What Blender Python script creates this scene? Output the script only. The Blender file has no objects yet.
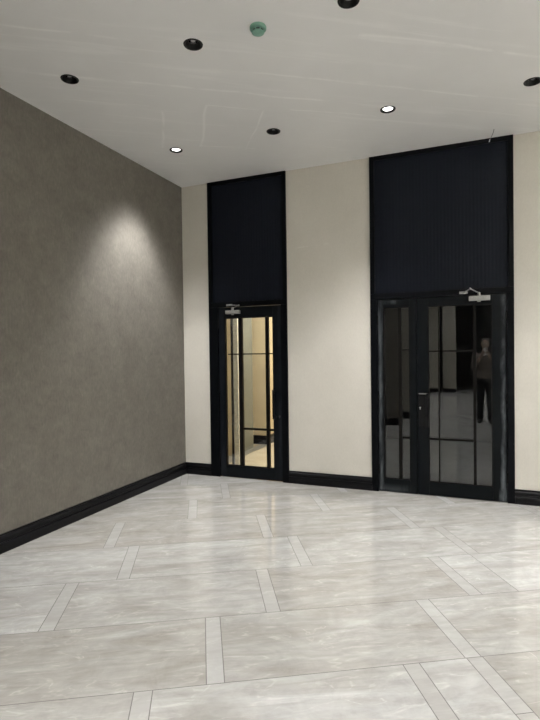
import bpy, bmesh, math, random
from mathutils import Vector, Matrix
random.seed(7)
S = bpy.context.scene
C = S.collection
PI = math.pi

# ------------------------------------------------------------------ camera
FPX, YAW, PITCH, ROLL = 501.06, -0.3875, -0.0165, -0.0132
cam_d = bpy.data.cameras.new('camera'); cam = bpy.data.objects.new('camera', cam_d); C.objects.link(cam)
cam_d.sensor_fit = 'HORIZONTAL'; cam_d.sensor_width = 36.0; cam_d.lens = FPX / 540 * 36.0
cam_d.clip_start = 0.02; cam_d.clip_end = 100
cyw, syw = math.cos(YAW), math.sin(YAW)
Fv = Vector((syw * math.cos(PITCH), cyw * math.cos(PITCH), math.sin(PITCH)))
R0 = Vector((cyw, -syw, 0)); U0 = R0.cross(Fv)
Rv = R0 * math.cos(ROLL) + U0 * math.sin(ROLL); Uv = -R0 * math.sin(ROLL) + U0 * math.cos(ROLL)
M = Matrix((Rv, Uv, -Fv)).transposed().to_4x4(); M.translation = Vector((0, 0, 1.55))
cam.matrix_world = M
S.camera = cam

# ------------------------------------------------------------------ world, exposure
w = bpy.data.worlds.new('world'); S.world = w; w.use_nodes = True
w.node_tree.nodes['Background'].inputs[0].default_value = (0.5, 0.55, 0.6, 1)
w.node_tree.nodes['Background'].inputs[1].default_value = 0.0
S.view_settings.view_transform = 'Standard'; S.view_settings.look = 'None'
S.view_settings.exposure = 0.12; S.view_settings.gamma = 1.0; S.view_settings.use_curve_mapping = False

LAMP_W = 95.0          # power of every lit downlight in the hall
HALL_COL = (1.0, 0.985, 0.985)
FILL_W = 205.0         # each added fill trough on the right wall
CORR_COL = (1.0, 0.93, 0.79)

XL, XR, YB, YR, H = -3.45, 3.60, 5.54, -11.5, 3.66

# ------------------------------------------------------------------ helpers
def tag(o, label=None, cat=None, group=None, kind=None):
    if label: o['label'] = label
    if cat: o['category'] = cat
    if group: o['group'] = group
    if kind: o['kind'] = kind
    return o
def obj(name, bm, mats, parent=None, smooth=False):
    me = bpy.data.meshes.new(name)
    bmesh.ops.recalc_face_normals(bm, faces=bm.faces[:])
    bm.to_mesh(me); bm.free()
    for m in (mats if isinstance(mats, (list, tuple)) else [mats]): me.materials.append(m)
    if smooth:
        for p in me.polygons: p.use_smooth = True
    o = bpy.data.objects.new(name, me); C.objects.link(o)
    if parent: o.parent = parent
    return o
def empty(name, loc, rz=0):
    o = bpy.data.objects.new(name, None); C.objects.link(o)
    o.location = loc; o.rotation_euler = (0, 0, rz); o.empty_display_size = .1
    return o
def NB(): return bmesh.new()
def box(bm, x0, x1, y0, y1, z0, z1, bev=0.0, mi=0):
    r = bmesh.ops.create_cube(bm, size=1)
    vs = r['verts']
    for v in vs:
        v.co = Vector(((x0 + x1) / 2 + v.co.x * (x1 - x0), (y0 + y1) / 2 + v.co.y * (y1 - y0), (z0 + z1) / 2 + v.co.z * (z1 - z0)))
    fs = set(f for v in vs for f in v.link_faces)
    for f in fs: f.material_index = mi
    if bev > 0:
        es = list(set(e for v in vs for e in v.link_edges))
        bmesh.ops.bevel(bm, geom=es, offset=bev, segments=2, profile=.6, affect='EDGES')
def lathe(bm, prof, seg=32, cx=0, cy=0, cz=0, mi=0):
    rings = []
    for r, z in prof:
        if r < 1e-6: rings.append([bm.verts.new((cx, cy, cz + z))])
        else: rings.append([bm.verts.new((cx + r * math.cos(2 * PI * k / seg), cy + r * math.sin(2 * PI * k / seg), cz + z)) for k in range(seg)])
    for a, b in zip(rings, rings[1:]):
        for k in range(seg):
            k2 = (k + 1) % seg
            if len(a) == 1: f = bm.faces.new((a[0], b[k], b[k2]))
            elif len(b) == 1: f = bm.faces.new((a[k], a[k2], b[0]))
            else: f = bm.faces.new((a[k], a[k2], b[k2], b[k]))
            f.material_index = mi
def tube(bm, pts, rad, seg=12, mi=0):
    """tapered tube with rounded ends along points; rad a number or a list"""
    pts = [Vector(p) for p in pts]
    rs = rad if isinstance(rad, (list, tuple)) else [rad] * len(pts)
    P = []; 
    d0 = (pts[1] - pts[0]).normalized(); d1 = (pts[-1] - pts[-2]).normalized()
    for a in (0, 30, 60): P.append((pts[0] - d0 * rs[0] * math.cos(math.radians(a)), rs[0] * math.sin(math.radians(a)), d0))
    for i, p in enumerate(pts):
        if i == 0: d = d0
        elif i == len(pts) - 1: d = d1
        else: d = ((pts[i + 1] - p).normalized() + (p - pts[i - 1]).normalized()).normalized()
        P.append((p, rs[i], d))
    for a in (60, 30, 0): P.append((pts[-1] + d1 * rs[-1] * math.cos(math.radians(a)), rs[-1] * math.sin(math.radians(a)), d1))
    rings = []; ref = Vector((0, 0, 1)) if abs(d0.z) < .9 else Vector((1, 0, 0))
    for p, r, d in P:
        a = ref - d * ref.dot(d)
        if a.length < 1e-4: a = Vector((0, 1, 0)) - d * d.y
        a.normalize(); ref = a; b = d.cross(a)
        if r < 1e-6: rings.append([bm.verts.new(p)])
        else: rings.append([bm.verts.new(p + a * r * math.cos(2 * PI * k / seg) + b * r * math.sin(2 * PI * k / seg)) for k in range(seg)])
    for a, b in zip(rings, rings[1:]):
        for k in range(seg):
            k2 = (k + 1) % seg
            if len(a) == 1: f = bm.faces.new((a[0], b[k2], b[k]))
            elif len(b) == 1: f = bm.faces.new((a[k], a[k2], b[0]))
            else: f = bm.faces.new((a[k], a[k2], b[k2], b[k]))
            f.material_index = mi
def ball(bm, c, r, sc=(1, 1, 1), seg=20):
    res = bmesh.ops.create_uvsphere(bm, u_segments=seg, v_segments=seg // 2 + 2, radius=1)
    for v in res['verts']: v.co = Vector((c[0] + v.co.x * r * sc[0], c[1] + v.co.y * r * sc[1], c[2] + v.co.z * r * sc[2]))

# ------------------------------------------------------------------ materials
class NT:
    def __init__(s, name):
        s.m = bpy.data.materials.new(name); s.m.use_nodes = True; s.t = s.m.node_tree; s.n = s.t.nodes
        s.b = s.n['Principled BSDF']; s.out = s.n['Material Output']
    def new(s, k, **kw):
        n = s.n.new(k)
        for a, v in kw.items(): setattr(n, a, v)
        return n
    def link(s, a, b): s.t.links.new(a, b)
    def math(s, op, a, b=None, c=None, clamp=False):
        n = s.new('ShaderNodeMath', operation=op, use_clamp=clamp)
        for i, v in enumerate((a, b, c)):
            if v is None: continue
            if isinstance(v, (int, float)): n.inputs[i].default_value = v
            else: s.link(v, n.inputs[i])
        return n.outputs[0]
    def ramp(s, fac, stops):
        n = s.new('ShaderNodeValToRGB'); e = n.color_ramp.elements
        while len(e) < len(stops): e.new(.5)
        for k, (p, c) in enumerate(stops):
            e[k].position = p; e[k].color = (c, c, c, 1) if isinstance(c, (int, float)) else (*c, 1)
        s.link(fac, n.inputs[0]); return n.outputs[0]
    def noise(s, vec, scale, detail=4, rough=.55, dist=0.):
        n = s.new('ShaderNodeTexNoise'); n.inputs['Scale'].default_value = scale
        n.inputs['Detail'].default_value = detail; n.inputs['Roughness'].default_value = rough; n.inputs['Distortion'].default_value = dist
        if vec is not None: s.link(vec, n.inputs['Vector'])
        return n.outputs['Fac']
    def mapping(s, vec, loc=(0, 0, 0), rot=(0, 0, 0), scale=(1, 1, 1)):
        n = s.new('ShaderNodeMapping'); n.inputs['Location'].default_value = loc
        n.inputs['Rotation'].default_value = rot; n.inputs['Scale'].default_value = scale
        s.link(vec, n.inputs['Vector']); return n.outputs[0]
    def co(s): return s.new('ShaderNodeTexCoord').outputs['Object']
    def mix(s, fac, a, b, mode='MIX'):
        n = s.new('ShaderNodeMix', data_type='RGBA', blend_type=mode)
        for sock, v in ((n.inputs[0], fac), (n.inputs[6], a), (n.inputs[7], b)):
            if isinstance(v, (int, float)): sock.default_value = v
            elif isinstance(v, (list, tuple)): sock.default_value = (*v, 1)
            else: s.link(v, sock)
        return n.outputs[2]
    def bump(s, h, strength=.2, dist=.01):
        n = s.new('ShaderNodeBump'); n.inputs['Strength'].default_value = strength; n.inputs['Distance'].default_value = dist
        s.link(h, n.inputs['Height']); s.link(n.outputs[0], s.b.inputs['Normal'])
    def set(s, col=None, rough=None, metal=None, spec=None):
        for k, v in (('Base Color', col), ('Roughness', rough), ('Metallic', metal), ('Specular IOR Level', spec)):
            if v is None: continue
            if isinstance(v, (int, float)): s.b.inputs[k].default_value = v
            elif isinstance(v, (list, tuple)): s.b.inputs[k].default_value = (*v, 1)
            else: s.link(v, s.b.inputs[k])
        return s

def plain(name, col, rough=.5, metal=0., spec=.5, var=.12, scale=30):
    t = NT(name); f = t.noise(t.co(), scale)
    c = t.ramp(f, [(.3, tuple(x * (1 - var) for x in col)), (.7, tuple(min(1, x * (1 + var)) for x in col))])
    t.set(c, rough, metal, spec); return t.m

def mat_floor():
    t = NT('polished_stone_tile')
    at = t.new('ShaderNodeAttribute', attribute_name='tile')          # r: tone, g/b: offsets, a: strip flag
    sep = t.new('ShaderNodeSeparateColor'); t.link(at.outputs['Color'], sep.inputs[0])
    co = t.mapping(t.co(), rot=(0, 0, -PI / 6))
    off = t.new('ShaderNodeCombineXYZ')
    t.link(t.math('MULTIPLY', sep.outputs[1], 37.), off.inputs[0]); t.link(t.math('MULTIPLY', sep.outputs[2], 23.), off.inputs[1])
    va = t.new('ShaderNodeVectorMath', operation='ADD'); t.link(co, va.inputs[0]); t.link(off.outputs[0], va.inputs[1])
    v = va.outputs[0]
    v1 = t.mapping(v, rot=(0, 0, -.22), scale=(.9, 3.6, 1))
    n1 = t.noise(v1, 1.5, 6, .6, 1.1)
    n2 = t.noise(t.mapping(v, rot=(0, 0, -.3), scale=(1.2, 7, 1)), 3.0, 8, .65, .8)
    n3 = t.noise(t.mapping(v, rot=(0, 0, -.25), scale=(1, 2.6, 1)), 2.0, 3, .5, 1.6)
    vein = t.math('SUBTRACT', 1.0, t.math('MULTIPLY', t.math('ABSOLUTE', t.math('SUBTRACT', n3, .5)), 42.), clamp=True)
    vein = t.math('MULTIPLY', vein, t.ramp(n2, [(.45, 0.), (.62, 1.)]))
    base = t.ramp(n1, [(.28, (.322, .310, .286)), (.46, (.385, .378, .358)), (.62, (.436, .433, .418)), (.78, (.50, .503, .497))])
    fine = t.ramp(n2, [(.3, .87), (.5, 1.), (.7, 1.05)])
    c = t.mix(1., base, fine, 'MULTIPLY')
    c = t.mix(1., c, t.ramp(t.noise(v, 5.5, 7, .72, 1.2), [(.33, .90), (.66, 1.07)]), 'MULTIPLY')
    c = t.mix(t.math('MULTIPLY', vein, .32), c, (.72, .70, .66))
    tone = t.ramp(sep.outputs[0], [(0., (.90, .885, .855)), (1., (1.06, 1.065, 1.06))])
    c = t.mix(1., c, tone, 'MULTIPLY')
    c = t.mix(t.math('MULTIPLY', at.outputs['Alpha'], .5), c, t.mix(n2, (.40, .395, .378), (.48, .478, .462)))
    t.set(c, t.ramp(n2, [(.2, .055), (.8, .10)]), 0., .8)
    return t.m
def mat_ceiling():
    t = NT('ceiling_plaster'); co = t.co()
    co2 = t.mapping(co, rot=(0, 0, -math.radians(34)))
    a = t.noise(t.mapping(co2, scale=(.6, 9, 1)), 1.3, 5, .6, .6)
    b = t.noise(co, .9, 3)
    st = t.math('MULTIPLY', t.ramp(a, [(.54, 0.), (.68, 1.)]), t.ramp(b, [(.36, 0.), (.5, 1.)]))  # pale streaks of floor-reflected light put into the plaster colour
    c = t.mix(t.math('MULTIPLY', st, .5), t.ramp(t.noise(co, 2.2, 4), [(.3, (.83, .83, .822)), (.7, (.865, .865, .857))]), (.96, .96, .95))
    # light streaks thrown up by the polished floor, painted into the colour
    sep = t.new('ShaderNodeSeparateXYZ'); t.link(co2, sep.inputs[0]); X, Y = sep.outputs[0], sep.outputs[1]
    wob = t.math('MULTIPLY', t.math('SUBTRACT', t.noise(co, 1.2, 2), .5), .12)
    def light_streak(axis, at_, width, other, lo, hi):
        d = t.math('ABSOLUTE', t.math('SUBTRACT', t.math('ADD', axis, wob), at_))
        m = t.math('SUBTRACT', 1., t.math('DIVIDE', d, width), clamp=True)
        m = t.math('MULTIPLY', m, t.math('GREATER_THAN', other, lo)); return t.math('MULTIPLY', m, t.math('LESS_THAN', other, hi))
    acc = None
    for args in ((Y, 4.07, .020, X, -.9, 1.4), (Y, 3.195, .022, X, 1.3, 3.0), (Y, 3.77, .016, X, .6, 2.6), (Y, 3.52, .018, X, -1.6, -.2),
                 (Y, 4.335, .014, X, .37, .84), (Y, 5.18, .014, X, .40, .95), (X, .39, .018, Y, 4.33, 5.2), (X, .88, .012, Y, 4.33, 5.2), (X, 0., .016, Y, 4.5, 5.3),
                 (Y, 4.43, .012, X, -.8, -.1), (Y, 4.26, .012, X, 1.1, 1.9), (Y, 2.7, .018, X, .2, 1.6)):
        s_ = light_streak(*args); acc = s_ if acc is None else t.math('MAXIMUM', acc, s_)
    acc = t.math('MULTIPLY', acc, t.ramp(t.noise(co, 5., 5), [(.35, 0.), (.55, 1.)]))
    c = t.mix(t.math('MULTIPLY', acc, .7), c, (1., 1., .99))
    t.set(c, .45, 0., .35); t.bump(a, .05, .003); return t.m
def mat_leftwall():
    t = NT('taupe_textured_plaster'); co = t.co()
    a = t.noise(co, 3.5, 8, .65, .3); b = t.noise(t.mapping(co, scale=(1, 1, .35)), 60., 3, .6); d = t.noise(co, 17., 6, .7, 1.)
    c = t.ramp(a, [(.3, (.131, .121, .102)), (.7, (.152, .142, .122))])
    c = t.mix(.8, c, t.ramp(b, [(.3, .86), (.7, 1.12)]), 'MULTIPLY')
    c = t.mix(1., c, t.ramp(t.noise(co, 9., 8, .75, .6), [(.35, .88), (.65, 1.1)]), 'MULTIPLY')
    c = t.mix(t.math('MULTIPLY', t.ramp(d, [(.60, 0.), (.72, 1.)]), .25), c, (.11, .105, .09))
    t.set(c, .75, 0., .25); t.bump(t.math('ADD', b, t.math('MULTIPLY', d, .7)), .35, .004); return t.m
def mat_cream():
    t = NT('cream_wall_covering'); co = t.co()
    b = t.noise(t.mapping(co, scale=(1, 1, .5)), 90., 3); a = t.noise(co, 2., 4)
    c = t.ramp(a, [(.3, (.60, .575, .51)), (.7, (.64, .615, .55))])
    c = t.mix(.5, c, t.ramp(b, [(.3, .94), (.7, 1.05)]), 'MULTIPLY')
    sep = t.new('ShaderNodeSeparateXYZ'); t.link(co, sep.inputs[0])
    d = t.math('ABSOLUTE', t.math('SUBTRACT', sep.outputs[2], t.math('MULTIPLY_ADD', sep.outputs[0], .04, 2.83)))
    m = t.math('SUBTRACT', 1., t.math('DIVIDE', d, .012), clamp=True)
    m = t.math('MULTIPLY', m, t.math('MULTIPLY', t.math('GREATER_THAN', sep.outputs[0], -1.93), t.math('LESS_THAN', sep.outputs[0], -1.52)))
    m = t.math('MULTIPLY', m, t.ramp(t.noise(co, 14., 2), [(.4, 0.), (.6, 1.)]))
    c = t.mix(t.math('MULTIPLY', m, .35), c, (.80, .78, .72))
    t.set(c, .7, 0., .3); t.bump(b, .12, .002); return t.m
def mat_frame(name, col, rough=.35, dust=None, dcol=(.16, .18, .20), spec=.14):
    """dark lacquered metal; dust = list of (x, width, strength) dry smears running up the stiles"""
    t = NT(name); co = t.co(); a = t.noise(co, 8, 4)
    c = t.ramp(a, [(.3, tuple(x * .85 for x in col)), (.7, tuple(x * 1.2 for x in col))])
    ro = t.ramp(a, [(.3, rough - .05), (.7, rough + .08)])
    if dust:
        sep = t.new('ShaderNodeSeparateXYZ'); t.link(co, sep.inputs[0])
        n = t.noise(t.mapping(co, scale=(3, 1, 1)), 2.6, 5, .6, .3)
        wx = t.math('MULTIPLY', t.math('SUBTRACT', t.noise(co, 6, 4), .5), .05)
        acc = None
        for (axis, at_, wd, st, lo, hi) in dust:
            d = t.math('ABSOLUTE', t.math('SUBTRACT', t.math('ADD', sep.outputs[axis], wx), at_))
            m = t.math('SUBTRACT', 1., t.math('DIVIDE', d, wd), clamp=True)
            m = t.math('MULTIPLY', t.math('SMOOTH_MIN', m, 1., .2), st)
            o = sep.outputs[2 - axis]
            m = t.math('MULTIPLY', m, t.math('MULTIPLY', t.math('GREATER_THAN', o, lo), t.math('LESS_THAN', o, hi)))
            acc = m if acc is None else t.math('MAXIMUM', acc, m)
        acc = t.math('MULTIPLY', acc, t.ramp(n, [(.40, .10), (.62, 1.)]))
        c = t.mix(acc, c, dcol); ro = t.mix(acc, ro, (.8, .8, .8))
    t.set(c, ro, 0., spec); return t.m
def mat_panel():
    t = NT('navy_fluted_panel'); co = t.co()
    sep = t.new('ShaderNodeSeparateXYZ'); t.link(co, sep.inputs[0])
    wv = t.math('SINE', t.math('MULTIPLY', sep.outputs[0], 2 * PI / .035))
    a = t.noise(t.mapping(co, scale=(12, 1, .6)), 3., 4)
    c = t.ramp(a, [(.3, (.0048, .0066, .0115)), (.7, (.0068, .0090, .0145))])
    t.set(c, .5, 0., .12); t.bump(wv, .12, .003); return t.m
def mat_glass():
    t = NT('door_glass'); t.n.remove(t.b)
    tr = t.new('ShaderNodeBsdfTransparent'); tr.inputs[0].default_value = (.93, .95, .95, 1)
    gl = t.new('ShaderNodeBsdfGlossy'); gl.inputs['Roughness'].default_value = .0; gl.inputs[0].default_value = (.95, .97, 1, 1)
    fr = t.new('ShaderNodeFresnel'); fr.inputs[0].default_value = 1.80
    mx = t.new('ShaderNodeMixShader'); t.link(fr.outputs[0], mx.inputs[0]); t.link(tr.outputs[0], mx.inputs[1]); t.link(gl.outputs[0], mx.inputs[2])
    t.link(mx.outputs[0], t.out.inputs[0]); return t.m
def mat_emit(name, col, st):
    t = NT(name); t.set((.8, .8, .8)); t.b.inputs['Emission Color'].default_value = (*col, 1); t.b.inputs['Emission Strength'].default_value = st
    return t.m

mFloor = mat_floor(); mGrout = plain('grout', (.13, .125, .115), .8)
mCeil = mat_ceiling(); mLeft = mat_leftwall(); mCream = mat_cream()
mBase = plain('black_satin_lacquer', (.0030, .0030, .0040), .36, 0, .2, .05, 2)
mFrame = mat_frame('black_door_frame', (.0016, .0022, .0032), .4, spec=.10)
mPanel = mat_panel(); mGlass = mat_glass()
mSteel = plain('satin_nickel', (.42, .42, .41), .38, .6)
mBlack = plain('black_metal', (.003, .003, .0035), .4, 0, .2)
mBaffle = plain('black_baffle', (.005, .005, .005), .4, 0, .25)
mReflector = plain('dark_chrome_reflector', (.35, .35, .36), .12, 1.)
mOffLens = plain('unlit_lens', (.45, .45, .46), .25)
mLit = mat_emit('lit_lens', (1, .98, .95), 3.)
mTeal = plain('sea_green_plastic', (.17, .33, .26), .4, 0, .4)
mTealD = plain('green_black_slots', (.02, .045, .036), .6)
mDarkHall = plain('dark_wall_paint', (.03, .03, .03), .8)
mMuntin = mat_frame('bronze_black_muntin', (.0040, .0035, .0030), .35)
mCurtain = plain('pale_column_cladding', (.26, .245, .20), .7)
mWhite = plain('white_plastic', (.85, .85, .85), .4)

# ------------------------------------------------------------------ structure: floor
def build_floor():
    bm = NB(); lay = bm.loops.layers.float_color.new('tile')
    ca, sa = math.cos(PI / 6), math.sin(PI / 6)
    TH = 0.028; PH = .5955; N0 = 1.74; PER = 1.29; SW = .085; G = .0021
    x0, x1, y0, y1 = XL, XR, YR, YB + .16
    def clip(poly):
        for ax, lim, sg in ((0, x0, 1), (0, x1, -1), (1, y0, 1), (1, y1, -1)):
            out = []
            for i in range(len(poly)):
                a, b = poly[i], poly[(i + 1) % len(poly)]
                ia, ib = (a[ax] - lim) * sg >= 0, (b[ax] - lim) * sg >= 0
                if ia: out.append(a)
                if ia != ib:
                    t = (lim - a[ax]) / (b[ax] - a[ax]); out.append((a[0] + t * (b[0] - a[0]), a[1] + t * (b[1] - a[1])))
            poly = out
            if len(poly) < 3: return None
        return poly
    def quad(u0, u1, n0, n1, strip, gu=G):
        p = clip([(u * ca - n * sa, u * sa + n * ca) for u, n in ((u0 + gu, n0 + G), (u1 - gu, n0 + G), (u1 - gu, n1 - G), (u0 + gu, n1 - G))])
        if not p: return
        try: f = bm.faces.new([bm.verts.new((a, b, 0)) for a, b in p])
        except ValueError: return
        col = (random.random(), random.random(), random.random(), 1. if strip else 0.)
        for l in f.loops: l[lay] = col
    phases = {0: .96, 1: 0., 2: .36, 3: .69, 4: .49, 5: 1.14, 6: .2, -1: .62, -2: .28}
    for k in range(-28, 14):
        n0 = N0 + k * PH; n1 = n0 + PH; ph = phases.get(k, (k * .33) % PER)
        for j in range(-12, 12):
            u = ph + j * PER
            if k == 0 and j == 0:      # the strip of the next row runs on into this one
                quad(u, u + SW, n0, n1, True); quad(u + SW, 1.295, n0, n1, False)
                quad(1.295, 1.295 + SW, n0 + .2, n1, True); quad(1.295, 1.295 + SW, n0, n0 + .2, False); quad(1.295 + SW, u + PER, n0, n1, False)
            elif k == 2 and j == 1:
                quad(u, u + SW, n0, n1, True); quad(u + SW, 1.985, n0, n1, False); quad(1.985, u + PER, n0, n1, False)
            else:
                quad(u, u + SW, n0, n1, True); quad(u + SW, u + PER, n0, n1, False)
    # grout bed just below and the slab
    f = bm.faces.new([bm.verts.new(p) for p in ((x0, y0, -.0012), (x1, y0, -.0012), (x1, y1, -.0012), (x0, y1, -.0012))]); f.material_index = 1
    n = len(bm.faces); box(bm, x0, x1, y0, y1, -.12, -.004, mi=1)
    for f in bm.faces:
        if abs(f.normal.z) == 0: pass
    bm.normal_update()
    for f in bm.faces:
        if len(f.verts) >= 3 and f.verts[0].co.z > -.003 and f.normal.z < 0: f.normal_flip()
    me = bpy.data.meshes.new('floor'); bm.to_mesh(me); bm.free(); me.materials.append(mFloor); me.materials.append(mGrout)
    o = bpy.data.objects.new('floor', me); C.objects.link(o)
    return tag(o, 'pale polished stone floor of large slanting tiles with narrow strips', 'floor', kind='structure')
build_floor()

# ------------------------------------------------------------------ ceiling with round cut-outs
LX = [-2.86, -1.77, -.69, .44, 1.55, 2.66]
LY = [4.50, 3.02, 1.52, .02, -1.48, -2.98, -4.48, -5.98, -7.48, -8.98]
LIT = set((i, 0) for i in (0, 2, 4)) | set((i, 2) for i in (0, 1, 2, 3, 5)) | set((i, 1) for i in (3, 5)) \
    | set((i, j) for j in range(3, 9) for i in (0, 2, 3, 5))  # lamps out of view extend the grid, guessed to light the hall
holes = [(x, y) for i, x in enumerate(LX) for j, y in enumerate(LY) if (j < 2 and i < 4) or (i, j) in LIT]
def build_ceiling():
    bm = NB(); c = .12; hr = .056
    xs = sorted(set([XL, XR] + [v for x in LX for v in (x - c, x + c)])); ys = sorted(set([YR, YB + .16] + [v for y in LY for v in (y - c, y + c)]))
    cache = {}
    def V(x, y):
        k = (round(x, 4), round(y, 4))
        if k not in cache: cache[k] = bm.verts.new((x, y, H))
        return cache[k]
    for xa, xb in zip(xs, xs[1:]):
        for ya, yb in zip(ys, ys[1:]):
            cx, cy = (xa + xb) / 2, (ya + yb) / 2
            if any(abs(cx - hx) < .01 and abs(cy - hy) < .01 for hx, hy in holes):
                N = 32; ring = []; sq = []
                for k in range(N):
                    a = 2 * PI * k / N + PI / 4; dx, dy = math.cos(a), math.sin(a); s = c / max(abs(dx), abs(dy))
                    ring.append(bm.verts.new((cx + hr * dx, cy + hr * dy, H)))
                    sq.append(V(cx + s * dx, cy + s * dy))
                for k in range(N): bm.faces.new((ring[k], sq[k], sq[(k + 1) % N], ring[(k + 1) % N]))
            else:
                bm.faces.new((V(xa, ya), V(xa, yb), V(xb, yb), V(xb, ya)))
    bm.normal_update()
    for f in bm.faces:
        if f.normal.z > 0: f.normal_flip()
    box(bm, XL, XR, YR, YB + .16, H + .16, H + .22)
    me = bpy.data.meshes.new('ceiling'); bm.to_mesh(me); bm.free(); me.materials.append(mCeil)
    o = bpy.data.objects.new('ceiling', me); C.objects.link(o)
    tag(o, 'pale grey plaster ceiling with painted streaks of reflected light', 'ceiling', kind='structure')
build_ceiling()

# ------------------------------------------------------------------ walls
T = .16
def struct(name, bm, m, label=None, cat=None):
    return tag(obj(name, bm, m), label, cat, kind='structure')
bm = NB(); box(bm, XL - T, XL, YR, YB + T, 0, H + .2); struct('wall_left', bm, mLeft, 'taupe textured plaster wall along the left side', 'wall')
bm = NB(); box(bm, XR, XR + T, YR, YB + T, 0, H + .2); struct('wall_right', bm, mCream, 'cream wall on the right, outside the frame', 'wall')
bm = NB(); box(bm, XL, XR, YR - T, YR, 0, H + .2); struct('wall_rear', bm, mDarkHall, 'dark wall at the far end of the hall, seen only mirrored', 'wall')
D1 = (-3.0703, -2.0322); D2 = (-1.0545, .3671)
bm = NB()
for a, b in ((XL, D1[0]), (D1[1], D2[0]), (D2[1], XR)): box(bm, a, b, YB, YB + T, 0, H)
struct('wall_back', bm, mCream, 'cream wall facing the viewer, broken by two tall black door bays', 'wall')

# pillars of the hall behind the viewer, seen mirrored in the double door's glass
def pillar(name, x0, x1, y0, y1, m, label, group=None):
    bm = NB(); box(bm, x0, x1, y0, y1, 0, H, .006); p = obj(name, bm, m)
    bb = NB(); box(bb, x0 - .015, x1 + .015, y0 - .015, y1 + .015, 0, .145, .004); obj('baseboard', bb, mBase, p)
    return tag(p, label, 'pillar', kind='structure', group=group)
pillar('trim_1', XL + .02, -1.45, .30, .60, mLeft, 'taupe wall return with black baseboard, mirrored in narrow door glass')
pillar('trim_2', -1.75, -1.31, -1.0, -.55, mCurtain, 'pale pillar mirrored beside the meeting stile of the double door')
pillar('trim_3', -1.06, -.62, -8.6, -8.0, mCurtain, 'pale pillar mirrored near the left edge of the wide door glass')

pillar('trim_8', -1.65, -1.22, -8.6, -8.0, mCurtain, 'pale pillar mirrored at the left edge of the wide door glass, beside another')

# ------------------------------------------------------------------ baseboards (moulded profile)
PROF = [(0, 0), (.024, 0), (.024, .066), (.020, .074), (.012, .077), (.012, .081), (.0175, .085), (.0175, .112), (.012, .122), (.007, .127), (.007, .131), (.010, .134), (.010, .1455), (0, .1455)]
def baseboard(name, p0, p1, nrm, label, miter0=0, miter1=0):
    bm = NB(); p0, p1, nrm = Vector(p0), Vector(p1), Vector(nrm); d = (p1 - p0).normalized()
    A = [bm.verts.new(p0 + nrm * o_ + d * o_ * miter0 + Vector((0, 0, z))) for o_, z in PROF]
    B = [bm.verts.new(p1 + nrm * o_ - d * o_ * miter1 + Vector((0, 0, z))) for o_, z in PROF]
    n = len(PROF)
    for k in range(n): bm.faces.new((A[k], A[(k + 1) % n], B[(k + 1) % n], B[k]))
    bm.faces.new(A); bm.faces.new(B)
    return tag(obj(name, bm, mBase), label, 'baseboard', kind='structure')
baseboard('baseboard_left', (XL, .62, 0), (XL, YB, 0), (1, 0, 0), 'black moulded baseboard along the taupe left wall', 0, 1)
baseboard('baseboard_back', (XL, YB, 0), (D1[0], YB, 0), (0, -1, 0), 'short black baseboard between the corner and the single door', 1, 0)
baseboard('baseboard_back.001', (D1[1], YB, 0), (D2[0], YB, 0), (0, -1, 0), 'black baseboard between the single door and the double door')
baseboard('baseboard_back.002', (D2[1], YB, 0), (XR, YB, 0), (0, -1, 0), 'black baseboard to the right of the double door', 0, 1)
baseboard('baseboard_right', (XR, YR, 0), (XR, YB, 0), (-1, 0, 0), 'black baseboard along the right wall, outside the frame', 0, 1)

# ------------------------------------------------------------------ door bays: black surround + navy overpanel
FY = YB - .022         # front of the surround
def bay(name, x0, x1, jl, jr, z_leaf, label):
    """jl, jr: inner edges of the jambs"""
    bm = NB()
    b = .0025
    box(bm, x0, jl, FY, YB + T, 0, z_leaf, b); box(bm, jr, x1, FY, YB + T, 0, z_leaf, b)
    box(bm, x0, x1, FY, YB + T, z_leaf, 2.165, b)
    e = .048
    box(bm, x0, x0 + e, FY, YB + T, 2.165, H, b); box(bm, x1 - e, x1, FY, YB + T, 2.165, H, b)
    box(bm, x0 + e, x1 - e, FY, YB + T, H - .045, H, b)
    # door stop behind the leaves
    root = tag(obj(name, bm, mFrame), label, 'door surround', kind='structure')
    pb = NB(); box(pb, x0 + e, x1 - e, YB + .004, YB + .05, 2.165, H - .045); obj('overpanel', pb, mPanel, root)['label'] = 'navy fluted panel above the door'
    rb = NB()
    i = .006
    for (a, c_, z0, z1) in ((x0 + e, x0 + e + i, 2.165, H - .045), (x1 - e - i, x1 - e, 2.165, H - .045), (x0 + e, x1 - e, 2.165, 2.165 + i)):
        box(rb, a, c_, YB - .006, YB + .003, z0, z1)
    obj('glazing_bead', rb, mFrame, root)
    return root
bay('trim_4', D1[0], D1[1], -2.945, -2.108, 2.105, 'tall black surround of the single glass door')
bay('trim_5', D2[0], D2[1], -.982, .302, 2.105, 'wide tall black surround of the double glass door')

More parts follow.
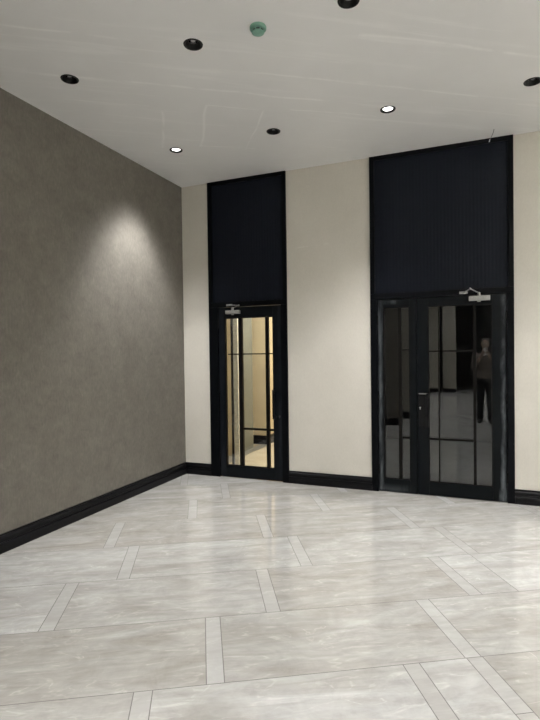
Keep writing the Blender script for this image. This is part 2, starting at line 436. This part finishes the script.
LF = YB - .008; LB = LF + .045     # leaf front / back
def leaf(name, x0, x1, gx0, gx1, gz0, gz1, vb, hb, mat, label, ztop=2.10):
    """vb: [(x, width)], hb: [(z, x0, x1, height)] muntins"""
    root = empty(name, ((x0 + x1) / 2, (LF + LB) / 2, 0)); tag(root, label, 'door', kind='structure')
    def P(n, bm, m, lab=None, parent=None):
        o = obj(n, bm, m, parent or root)
        if parent is None: o.location = (-(x0 + x1) / 2, -(LF + LB) / 2, 0)
        if lab: o['label'] = lab
        return o
    g = .002
    bm = NB()
    box(bm, x0 + g, gx0, LF, LB, .008, ztop, .002); box(bm, gx1, x1 - g, LF, LB, .008, ztop, .002)
    box(bm, gx0, gx1, LF, LB, .008, gz0, .002); box(bm, gx0, gx1, LF, LB, gz1, ztop, .002)
    P('leaf_frame', bm, mat)
    bm = NB(); bd = .009     # bead around the glass
    for (a, b, c_, d) in ((gx0, gx0 + bd, gz0, gz1), (gx1 - bd, gx1, gz0, gz1), (gx0 + bd, gx1 - bd, gz0, gz0 + bd), (gx0 + bd, gx1 - bd, gz1 - bd, gz1)):
        box(bm, a, b, LF + .006, LB - .006, c_, d, .001)
    P('glazing_bead', bm, mMuntin)
    bm = NB(); box(bm, gx0 + .002, gx1 - .002, LF + .019, LF + .027, gz0 + .002, gz1 - .002); P('glass_pane', bm, mGlass)
    for x, wd in vb:
        bm = NB()
        box(bm, x - wd / 2, x + wd / 2, LF + .003, LF + .0185, gz0 + bd, gz1 - bd, .0015)
        box(bm, x - wd / 2, x + wd / 2, LF + .0275, LB - .003, gz0 + bd, gz1 - bd, .0015)
        P('muntin', bm, mMuntin)
    for z, xa, xb, ht in hb:
        bm = NB()
        box(bm, xa, xb, LF + .005, LF + .0185, z - ht / 2, z + ht / 2, .001)
        box(bm, xa, xb, LF + .0275, LB - .005, z - ht / 2, z + ht / 2, .001)
        P('muntin', bm, mMuntin)
    return root, P

mLeaf1 = mat_frame('dark_leaf_lacquer', (.0032, .0046, .0062), .38, [(0, -2.90, .05, .22, 0, 2.1), (0, -2.135, .03, .25, 0, 2.1)], (.05, .055, .07))
mLeaf2 = mat_frame('dark_leaf_lacquer_smeared', (.0022, .0034, .0044), .38,
                   [(0, -.955, .030, .7, .02, 2.1), (0, .268, .030, .8, 0, 2.1), (2, 2.070, .035, .45, -.98, -.78), (2, .04, .06, .30, -.98, -.6), (2, .06, .09, .6, .22, .3)], (.125, .14, .15))
r1, P1 = leaf('door_1', -2.943, -2.110, -2.858, -2.216, .148, 1.972, [(-2.650, .050), (-2.298, .040)],
              [(1.526, -2.82, -2.222, .014), (.612, -2.623, -2.222, .024)], mLeaf1, 'single glass door with black frame, lit beige corridor behind it')
r2, P2 = leaf('door_2', -.980, -.568, -.919, -.642, .148, 2.010, [(-.745, .036)],
              [(1.55, -.725, -.65, .010), (.605, -.725, -.65, .022)], mLeaf2, 'narrow left leaf of the black glass double door')
r3, P3 = leaf('door_3', -.566, .300, -.452, .168, .146, 2.006, [(-.346, .014), (.001, .028)],
              [(1.533, -.445, -.017, .014), (.605, -.445, -.017, .022)], mLeaf2, 'wide right leaf of the black glass double door, person mirrored in it')

def closer(P, x0, x1, z0, z1, arm, lab):
    bm = NB(); box(bm, x0, x1, LF - .045, LF - .001, z0, z1, .005); b_ = P('door_closer', bm, mSteel, lab)
    bm = NB(); xm = arm[0][0]
    lathe(bm, [(0, -.012), (.016, -.012), (.016, z1 - z0 + .030), (.010, z1 - z0 + .036), (0, z1 - z0 + .036)], 16, xm, LF - .023, z0)
    tube(bm, [(x, y, z) for x, y, z in arm], .0065, 8)
    for x, y, z in arm[1:]: ball(bm, (x, y, z), .011, seg=10)
    box(bm, arm[-1][0] - .045, arm[-1][0] + .035, FY - .012, FY, arm[-1][2] - .012, arm[-1][2] + .012, .002)
    obj('closer_arm', bm, mSteel, b_)
closer(P1, -2.825, -2.640, 2.018, 2.062, [(-2.735, LF - .023, 2.088), (-2.60, LF - .13, 2.108), (-2.775, FY - .016, 2.128)], 'silver door closer on the top rail')
closer(P3, -.050, .150, 2.040, 2.090, [(.046, LF - .023, 2.118), (-.035, LF - .16, 2.150), (-.095, FY - .016, 2.128)], 'silver door closer on the top rail')
def pull(P, x, z0, z1, plate=None, cyl=None, top=False):
    bm = NB(); yf = LF - .055
    box(bm, x - .012, x + .012, yf - .010, yf + .010, z0, z1, .004)
    box(bm, x - .009, x + .009, yf, LF, z0 + .02, z0 + .045, .002); box(bm, x - .009, x + .009, yf, LF, z1 - .045, z1 - .02, .002)
    h_ = P('pull_handle', bm, mBlack)
    if plate:
        pb = NB(); box(pb, plate[0], plate[1], LF - .008, LF - .0005, plate[2], plate[3], .002); P('lock_plate', pb, mBlack)
        if top:
            tb = NB(); box(tb, plate[0], plate[1] + .01, LF - .016, LF - .008, plate[3] - .006, plate[3] + .006, .002); P('lock_plate_edge', tb, plain('pale_edge', (.22, .22, .21), .4, .6), 'bright edge of the lock plate')  # paler metal strip along the top of the plate
    if cyl:
        cb = NB(); tube(cb, [(cyl[0], LF - .006, cyl[1]), (cyl[0], LF - .014, cyl[1])], .0095, 14)
        tube(cb, [(cyl[0], LF - .006, cyl[1] - .016), (cyl[0], LF - .012, cyl[1] - .016)], .0055, 10); P('lock_cylinder', cb, mSteel if top else plain('dull_lock', (.10, .10, .10), .4, .5), 'silver lock cylinder')
pull(P1, -2.200, .75, 1.10, None, (-2.142, .782))
pull(P3, -.462, .735, 1.09, (-.552, -.478, .74, 1.083), (-.538, .935), True)

# hinges on the right stiles
def hinge(P, x, zs):
    for z in zs:
        bm = NB(); tube(bm, [(x, LF - .007, z - .045), (x, LF - .007, z + .045)], .008, 12); P('hinge', bm, mBlack)
hinge(P1, -2.944, (.25, 1.9)); hinge(P2, -.981, (.25, 1.05, 1.88)); hinge(P3, .301, (.25, 1.05, 1.88))

# ------------------------------------------------------------------ corridor behind the single door
mCorr = plain('warm_cream_paint', (.70, .60, .42), .7, var=.04, scale=3)
mCorrGrey = plain('grey_green_panel', (.19, .20, .175), .6, var=.05, scale=4)
mCorrFloor = plain('warm_stone_floor', (.66, .58, .45), .25, var=.08, scale=4)
Y0 = YB + T
bm = NB(); box(bm, -4.6, -1.50, Y0, 11.5, -.12, 0); struct('floor.001', bm, mCorrFloor, 'warm beige stone floor of the corridor beyond the single door', 'floor')
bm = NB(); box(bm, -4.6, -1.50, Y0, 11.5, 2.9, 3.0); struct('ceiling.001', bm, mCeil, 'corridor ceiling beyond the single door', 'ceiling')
bm = NB(); box(bm, -4.6, -3.33, 6.65, 6.80, 0, 2.9); struct('wall_corridor_left', bm, mCorr, 'warm cream wall seen through the left lite of the single door', 'wall')
bm = NB(); box(bm, -3.43, -3.32, 6.80, 7.38, 0, 2.9); struct('wall_corridor_panel', bm, mCorrGrey, 'grey green wall section in the corridor beyond the single door', 'wall')
bm = NB(); box(bm, -4.6, -3.22, 7.72, 11.5, 0, 2.9); struct('wall_corridor_far', bm, mCorr, 'warm cream wall with black baseboard deep in the corridor', 'wall')
bm = NB(); box(bm, -3.22, -1.50, 11.4, 11.5, 0, 2.9); struct('wall_corridor_end', bm, mCorr, 'end wall of the corridor', 'wall')
bm = NB(); box(bm, -1.60, -1.50, Y0, 11.4, 0, 2.9); struct('wall_corridor_right', bm, mCorr, 'right wall of the corridor', 'wall')
bm = NB(); box(bm, -4.6, -4.5, Y0, 6.65, 0, 2.9); struct('wall_corridor_side', bm, mCorr, 'side wall of the corridor', 'wall')
bm = NB(); box(bm, -4.6, -4.5, 6.80, 7.72, 0, 2.9); struct('wall_corridor_recess', bm, mCorr, 'wall at the back of the corridor recess', 'wall')
bm = NB(); box(bm, -4.6, XL-.001, Y0-.05, Y0 - .001, 0, 2.9); struct('wall_corridor_front', bm, mCorr, 'front wall of the corridor', 'wall')
bm = NB(); box(bm, -3.40, -3.32, 6.80, 7.38, 0, .001)
bm.free()
baseboard('baseboard_corridor', (-4.4, 7.72, 0), (-3.22, 7.72, 0), (0, -1, 0), 'black baseboard on the facing corridor wall', 0, -1)
baseboard('baseboard_corridor.001', (-3.22, 7.72, 0), (-3.22, 11.4, 0), (1, 0, 0), 'black baseboard running deeper into the corridor', -1, 0)
bm = NB(); box(bm, -3.020, -2.950, 6.08, 6.14, 0, 2.9, .003); struct('trim_6', bm, plain('ivory_post', (.92, .90, .82), .5), 'pale narrow post just inside the corridor, left lite of single door', 'post')
bm = NB(); box(bm, -3.050, -3.021, 6.07, 6.15, 0, 2.9, .002); struct('trim_9', bm, mMuntin, 'thin dark edge beside the pale post in the corridor', 'post')
bm = NB()
box(bm, -3.32, -3.18, 6.66, 7.69, .0005, .004); box(bm, -3.9, -3.18, 5.75, 6.645, .0005, .004); struct('trim_7', bm, plain('grey_floor_strip', (.20, .19, .16), .3), 'grey strip along the corridor floor', 'floor border')  # thin darker strips laid on the corridor floor

def corridor_lamp(x, y, W, label):
    r = empty('ceiling_lamp', (x, y, 2.9)); tag(r, label, 'lamp')
    bm = NB(); lathe(bm, [(0, -.03), (.14, -.03), (.16, -.02), (.16, 0), (0, 0)], 32); obj('lamp_housing', bm, mWhite, r)
    bm = NB(); lathe(bm, [(0, -.034), (.135, -.034), (.135, -.031), (0, -.031)], 32); obj('diffuser', bm, mat_emit('warm_diffuser', CORR_COL, 4.), r)
    ld = bpy.data.lights.new('lamp_light', 'AREA'); ld.shape = 'DISK'; ld.size = .27; ld.energy = W; ld.color = CORR_COL
    lo = bpy.data.objects.new('lamp_light', ld); C.objects.link(lo); lo.parent = r; lo.location = (0, 0, -.04)
corridor_lamp(-2.2, 5.93, 16, 'added unseen warm lamp behind the single door, brightening the pale post')  # extra lamp put in to brighten the near face of the post
corridor_lamp(-2.5, 7.0, 34, 'warm round corridor lamp nearest the single door')
corridor_lamp(-2.5, 9.4, 60, 'warm round corridor lamp deeper in the corridor')

# unlit room behind the double door
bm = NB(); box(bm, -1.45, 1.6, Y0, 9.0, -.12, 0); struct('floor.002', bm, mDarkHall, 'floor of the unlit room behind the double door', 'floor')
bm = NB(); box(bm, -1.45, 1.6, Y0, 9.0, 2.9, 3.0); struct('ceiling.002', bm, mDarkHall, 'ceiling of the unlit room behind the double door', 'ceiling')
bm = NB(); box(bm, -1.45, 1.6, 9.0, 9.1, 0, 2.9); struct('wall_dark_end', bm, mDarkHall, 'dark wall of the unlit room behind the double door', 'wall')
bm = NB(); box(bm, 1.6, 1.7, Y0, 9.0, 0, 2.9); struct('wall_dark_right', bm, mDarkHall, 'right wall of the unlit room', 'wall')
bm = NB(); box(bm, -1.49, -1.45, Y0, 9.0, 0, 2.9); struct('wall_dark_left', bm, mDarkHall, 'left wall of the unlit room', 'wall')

# ------------------------------------------------------------------ downlights
def make_downlight(lit):
    r = empty('downlight', (0, 0, H))
    bm = NB()
    lathe(bm, [(.054, .004), (.054, -.002), (.058, -.006), (.065, -.005), (.067, 0.0), (.067, .0005)], 40)
    obj('trim_ring', bm, mBaffle, r, True)
    bm = NB()
    if lit: lathe(bm, [(.0545, .002), (.045, .004), (.044, .020)], 40)
    else: lathe(bm, [(.0545, .002), (.050, .020), (.047, .022), (.044, .042), (.041, .044), (.034, .075), (0, .076)], 40)
    obj('baffle', bm, mBaffle, r, True)
    if lit:
        bm = NB(); lathe(bm, [(0, .002), (.034, .002), (.043, .005), (.043, .02), (0, .02)], 32); obj('lens', bm, mLit, r, True)
        ld = bpy.data.lights.new('downlight_beam', 'SPOT'); ld.energy = LAMP_W; ld.color = HALL_COL; ld.spot_size = math.radians(106); ld.spot_blend = .65
        ld.shadow_soft_size = .045
        lo = bpy.data.objects.new('downlight_beam', ld); C.objects.link(lo); lo.parent = r; lo.location = (0, 0, -.012)
        lc = ld.copy(); lc.spot_size = math.radians(64); lc.energy = LAMP_W * .8
        lo = bpy.data.objects.new('downlight_core', lc); C.objects.link(lo); lo.parent = r; lo.location = (0, 0, -.012)
    else:
        bm = NB(); lathe(bm, [(.031, .022), (.034, .020), (.035, .024), (.026, .056), (.012, .072), (0, .074)], 32); obj('reflector', bm, mReflector, r, True)
        bm = NB(); lathe(bm, [(0, .016), (.010, .018), (.016, .026), (.016, .060), (0, .062)], 24); obj('lens', bm, mOffLens, r, True)
    return r
proto = {}
names = {(0, 0): 'lit recessed downlight nearest the corner of the ceiling', (2, 0): 'lit recessed downlight above the left part of the double door',
         (1, 0): 'dark recessed downlight between the two lit ones', (3, 0): 'dark recessed downlight at the right edge, near the door wall',
         (0, 1): 'dark recessed downlight closest to the taupe left wall', (1, 1): 'large dark recessed downlight between the left wall one and the green detector',
         (2, 1): 'dark recessed downlight cut by the top edge, right of the green detector'}
rows_txt = ['nearest the doors', 'second row', 'third row']
cols_txt = ['by the left wall', 'second from the left wall', 'third from the left wall', 'fourth from the left wall', 'fifth from the left wall', 'by the right wall']
def copy_tree(o, parent=None):
    c = o.copy(); C.objects.link(c)
    if parent: c.parent = parent
    for ch in list(o.children): copy_tree(ch, c)
    return c
for (x, y) in holes:
    i, j = LX.index(x), LY.index(y); lit = (i, j) in LIT
    if lit not in proto: o = proto[lit] = make_downlight(lit)
    else: o = copy_tree(proto[lit])
    o.location = (x, y, H)
    if lit:
        for ch in o.children:
            if ch.type != 'LIGHT': continue
            core = ch.name.startswith('downlight_core')
            ch.data = ch.data.copy(); ch.data.energy = LAMP_W * ((1.65 if j == 0 else .8) if core else 1.) * {0: 1.3, 1: .45, 2: .5}.get(j, 1.)
            if (i, j) == (0, 0) and not core:      # this one is swivelled a little towards the wall
                ch.rotation_euler = (0, math.radians(9), 0); ch.data.spot_size = math.radians(90); ch.data.spot_blend = .65; ch.data.energy *= .68
            elif (i, j) == (0, 0): ch.rotation_euler = (0, math.radians(11), 0); ch.data.energy *= 1.2; ch.data.spot_size = math.radians(70)
    tag(o, names.get((i, j), 'unseen lit downlight %s, %s, outside the frame' % (cols_txt[i], ['level with the nearest lit pair', 'one row back', 'two rows back', 'above the viewer', 'one row behind the viewer', 'two rows behind the viewer', 'three rows behind the viewer', 'four rows behind the viewer', 'five rows behind the viewer', 'six rows behind the viewer'][j])), 'downlight', 'recessed downlights in the ceiling')

# ------------------------------------------------------------------ unseen uplight troughs added on the right wall to brighten the ceiling
for k, (x_, y_, rz, txt) in enumerate(((XR, 3.4, 0, 'nearest the door wall'), (XR, .6, 0, 'beside the viewer'), (XR, -2.4, 0, 'behind the viewer'), (XR, -5.4, 0, 'farthest down the hall'))):
    r = empty('fill_uplight', (x_, y_, 2.45), rz); tag(r, 'added unseen white uplight trough on the right wall, ' + txt, 'fill lamp', 'added uplight troughs on the right wall')
    bm = NB()
    box(bm, -.16, -.15, -.9, .9, .0, .10); box(bm, -.16, 0, -.9, .9, -.01, 0); box(bm, -.16, 0, -.91, -.9, -.01, .10); box(bm, -.16, 0, .9, .91, -.01, .10)
    obj('trough', bm, mWhite, r)
    ld = bpy.data.lights.new('fill_light', 'AREA'); ld.shape = 'RECTANGLE'; ld.size = .08; ld.size_y = 1.7; ld.energy = FILL_W * (.62, .88, 1.3, 1.3)[k]; ld.color = HALL_COL
    lo = bpy.data.objects.new('fill_light', ld); C.objects.link(lo); lo.parent = r; lo.location = (-.08, 0, .03); lo.rotation_euler = (PI, math.radians(-25), 0)

# ------------------------------------------------------------------ smoke detector
sd = empty('smoke_detector', (-1.289, 3.027, H)); sd.scale = (1, 1, .72); tag(sd, 'round sea green smoke detector on the ceiling between the downlights', 'smoke detector')
bm = NB(); lathe(bm, [(0, 0), (.053, 0), (.054, -.004), (.054, -.022), (.050, -.027), (.036, -.029), (0, -.029)], 40); obj('base', bm, mTeal, sd, True)
bm = NB(); lathe(bm, [(.030, -.026), (.034, -.030), (.034, -.050), (0, -.050)], 32); obj('sensor_chamber', bm, mTealD, sd, True)
bm = NB()
for k in range(8):
    a = 2 * PI * k / 8; c_, s_ = math.cos(a), math.sin(a)
    tube(bm, [(.041 * c_, .041 * s_, -.027), (.037 * c_, .037 * s_, -.051)], .004, 8)
obj('guard_rib', bm, mTeal, sd, True)
bm = NB(); lathe(bm, [(0, -.049), (.040, -.049), (.041, -.053), (.032, -.060), (.015, -.064), (0, -.065)], 32); obj('cap', bm, mTeal, sd, True)

# thin cable tail hanging where ceiling meets the wide bay
bm = NB(); tube(bm, [(.187, 5.318, H + .0), (.180, 5.322, H - .03), (.158, 5.33, H - .075), (.150, 5.33, H - .094)], .0028, 8)
wr = tag(obj('cable_tail', bm, plain('grey_cable', (.22, .22, .21), .5), None, True), 'short thin grey cable end hanging from ceiling above double door', 'cable')
bm = NB(); tube(bm, [(.150, 5.33, H - .088), (.145, 5.33, H - .108)], .0045, 8); obj('cable_sleeve', bm, mWhite, wr, True)['label'] = 'white end of the cable'

# ------------------------------------------------------------------ the person mirrored in the glass
PX, PY = .205, -.30
mSkin = plain('skin', (.34, .235, .18), .55, var=.05); mHair = plain('dark_hair', (.012, .010, .009), .6)
mTop = plain('grey_brown_jersey', (.16, .135, .115), .85, var=.15, scale=60); mTrou = plain('black_trousers', (.012, .012, .014), .85); mShoe = plain('black_shoes', (.010, .010, .010), .4)
per = empty('person', (PX, PY, 0)); tag(per, 'standing person mirrored in glass, dark trousers, grey brown top, holding up phone', 'person')
def remesh(o, vox, smooth=4):
    m = o.modifiers.new('Remesh', 'REMESH'); m.mode = 'VOXEL'; m.voxel_size = vox; m.use_smooth_shade = True
    s_ = o.modifiers.new('Smooth', 'SMOOTH'); s_.iterations = smooth; s_.factor = .5
def torso(bm, prof):   # prof: list of (z, halfwidth, halfdepth, ycentre)
    seg = 24; rings = []
    for z, a, b, yc in prof:
        rings.append([bm.verts.new((a * math.copysign(abs(math.cos(t)) ** .85, math.cos(t)), yc + b * math.copysign(abs(math.sin(t)) ** .85, math.sin(t)), z)) for t in [2 * PI * k / seg for k in range(seg)]])
    for r1_, r2_ in zip(rings, rings[1:]):
        for k in range(seg): bm.faces.new((r1_[k], r1_[(k + 1) % seg], r2_[(k + 1) % seg], r2_[k]))
    bm.faces.new(rings[0]); bm.faces.new(rings[-1])
hz = 1.47      # hand height
SH = [(-.185, 0, 1.425), (.185, 0, 1.425)]
EL = [(-.235, .065, 1.155), (.235, .065, 1.155)]
WR = [(-.075, .185, 1.40), (.075, .185, 1.40)]
bm = NB()
torso(bm, [(.90, .150, .105, 0), (1.0, .150, .10, .0), (1.12, .130, .09, .0), (1.26, .155, .105, .0), (1.38, .165, .10, -.005), (1.44, .130, .075, -.005), (1.47, .06, .055, 0)])
tube(bm, [(0, -.005, 1.43), (0, .008, 1.56)], [.062, .052])
ball(bm, (0, .010, 1.660), .1, (.76, .93, 1.12)); ball(bm, (0, .035, 1.605), .06, (.9, .95, .9))
ball(bm, (0, .112, 1.632), .013, (.8, 1, 1.2)); tube(bm, [(0, .100, 1.668), (0, .113, 1.636)], [.006, .009], 8)          # nose
tube(bm, [(-.018, .092, 1.600), (0, .099, 1.601), (.018, .092, 1.600)], .006, 8)                                     # lips
for s in (-1, 1):
    ball(bm, (s * .079, 0, 1.645), .03, (.28, .6, 1.05), 12)                                                          # ears
    tube(bm, [(s * .015, .096, 1.683), (s * .042, .088, 1.686)], .006, 8)                                              # brows
    tube(bm, [SH[(s + 1) // 2], EL[(s + 1) // 2]], [.050, .039]); tube(bm, [EL[(s + 1) // 2], WR[(s + 1) // 2]], [.040, .027])
    tube(bm, [(s * .085, 0, .95), (s * .095, .015, .50)], [.082, .054]); tube(bm, [(s * .095, .015, .50), (s * .10, -.01, .09)], [.055, .036])
    ball(bm, (s * .105, .03, .05), .05, (.75, 2.0, .6))
    # palm cups the side of the phone, four fingers behind it, thumb on its near face
    wx, wy, wz = WR[(s + 1) // 2]
    tube(bm, [(s * .072, .185, 1.405), (s * .058, .205, 1.45), (s * .054, .213, 1.485)], [.026, .030, .024], 12)
    for q, (dz, ln) in enumerate(((.0, .9), (.02, 1.05), (.04, 1.0), (.06, .85))):
        z = 1.435 + dz
        tube(bm, [(s * .062, .215, z), (s * .050, .2475, z + .006), (s * (.050 - .022 * ln), .2505, z + .008), (s * (.050 - .040 * ln), .2505, z + .006)], [.0095, .009, .008, .007], 10)
    tube(bm, [(s * .056, .195, 1.45), (s * .044, .206, 1.487), (s * .022, .2125, 1.505)], [.0115, .010, .008], 10)
body = obj('body', bm, mSkin, per); remesh(body, .0055, 3)
for s in (-1, 1):
    bm = NB(); ball(bm, (s * .029, .0935, 1.661), .012, (1.1, .7, .7), 14); obj('eye', bm, plain('eye_white', (.6, .6, .6), .2), per, True)
bm = NB()
torso(bm, [(.93, .168, .125, 0), (1.0, .166, .120, 0), (1.12, .150, .108, 0), (1.26, .172, .122, 0), (1.38, .182, .116, -.005), (1.44, .150, .090, -.005), (1.475, .078, .070, -.004)])
for s in (0, 1):
    tube(bm, [SH[s], EL[s]], [.065, .053]); 
    e, w_ = Vector(EL[s]), Vector(WR[s]); tube(bm, [e, e.lerp(w_, .45)], [.053, .043])
remesh(obj('jersey', bm, mTop, per), .009, 4)
bm = NB(); torso(bm, [(.86, .168, .122, 0), (.95, .165, .118, 0), (1.0, .158, .112, 0)])
for s in (-1, 1):
    tube(bm, [(s * .085, 0, .92), (s * .097, .018, .50), (s * .104, -.005, .075)], [.098, .070, .060], 16)
remesh(obj('trousers', bm, mTrou, per), .010, 4)
for s in (-1, 1):
    bm = NB(); tube(bm, [(s * .100, -.045, .042), (s * .108, .05, .044), (s * .118, .155, .034)], [.040, .046, .033], 14)
    for v in bm.verts: v.co.z = max(v.co.z, .0)
    remesh(obj('shoe', bm, mShoe, per), .008, 2)
bm = NB(); ball(bm, (0, -.008, 1.690), .1, (.84, .97, 1.02))
for v in list(bm.verts):
    if v.co.y > .035 and v.co.z < 1.715: v.co.y = .035 + (v.co.y - .035) * .15
    if v.co.z < 1.62: v.co.z = 1.62
remesh(obj('hair', bm, mHair, per), .008, 3)
ph = empty('phone', (PX, PY + .230, 1.42)); tag(ph, 'white phone held up in both hands of the mirrored person', 'phone')
bm = NB(); box(bm, -.037, .037, -.004, .004, 0, .155, .0035); obj('phone_body', bm, mWhite, ph)
bm = NB(); box(bm, -.034, .034, -.0052, -.0042, .004, .146); obj('screen', bm, mat_emit('phone_screen', (.7, .72, .75), .5), ph)
bm = NB(); box(bm, .008, .032, .0042, .0062, .115, .144, .0009)
obj('camera_bump', bm, mBlack, ph)
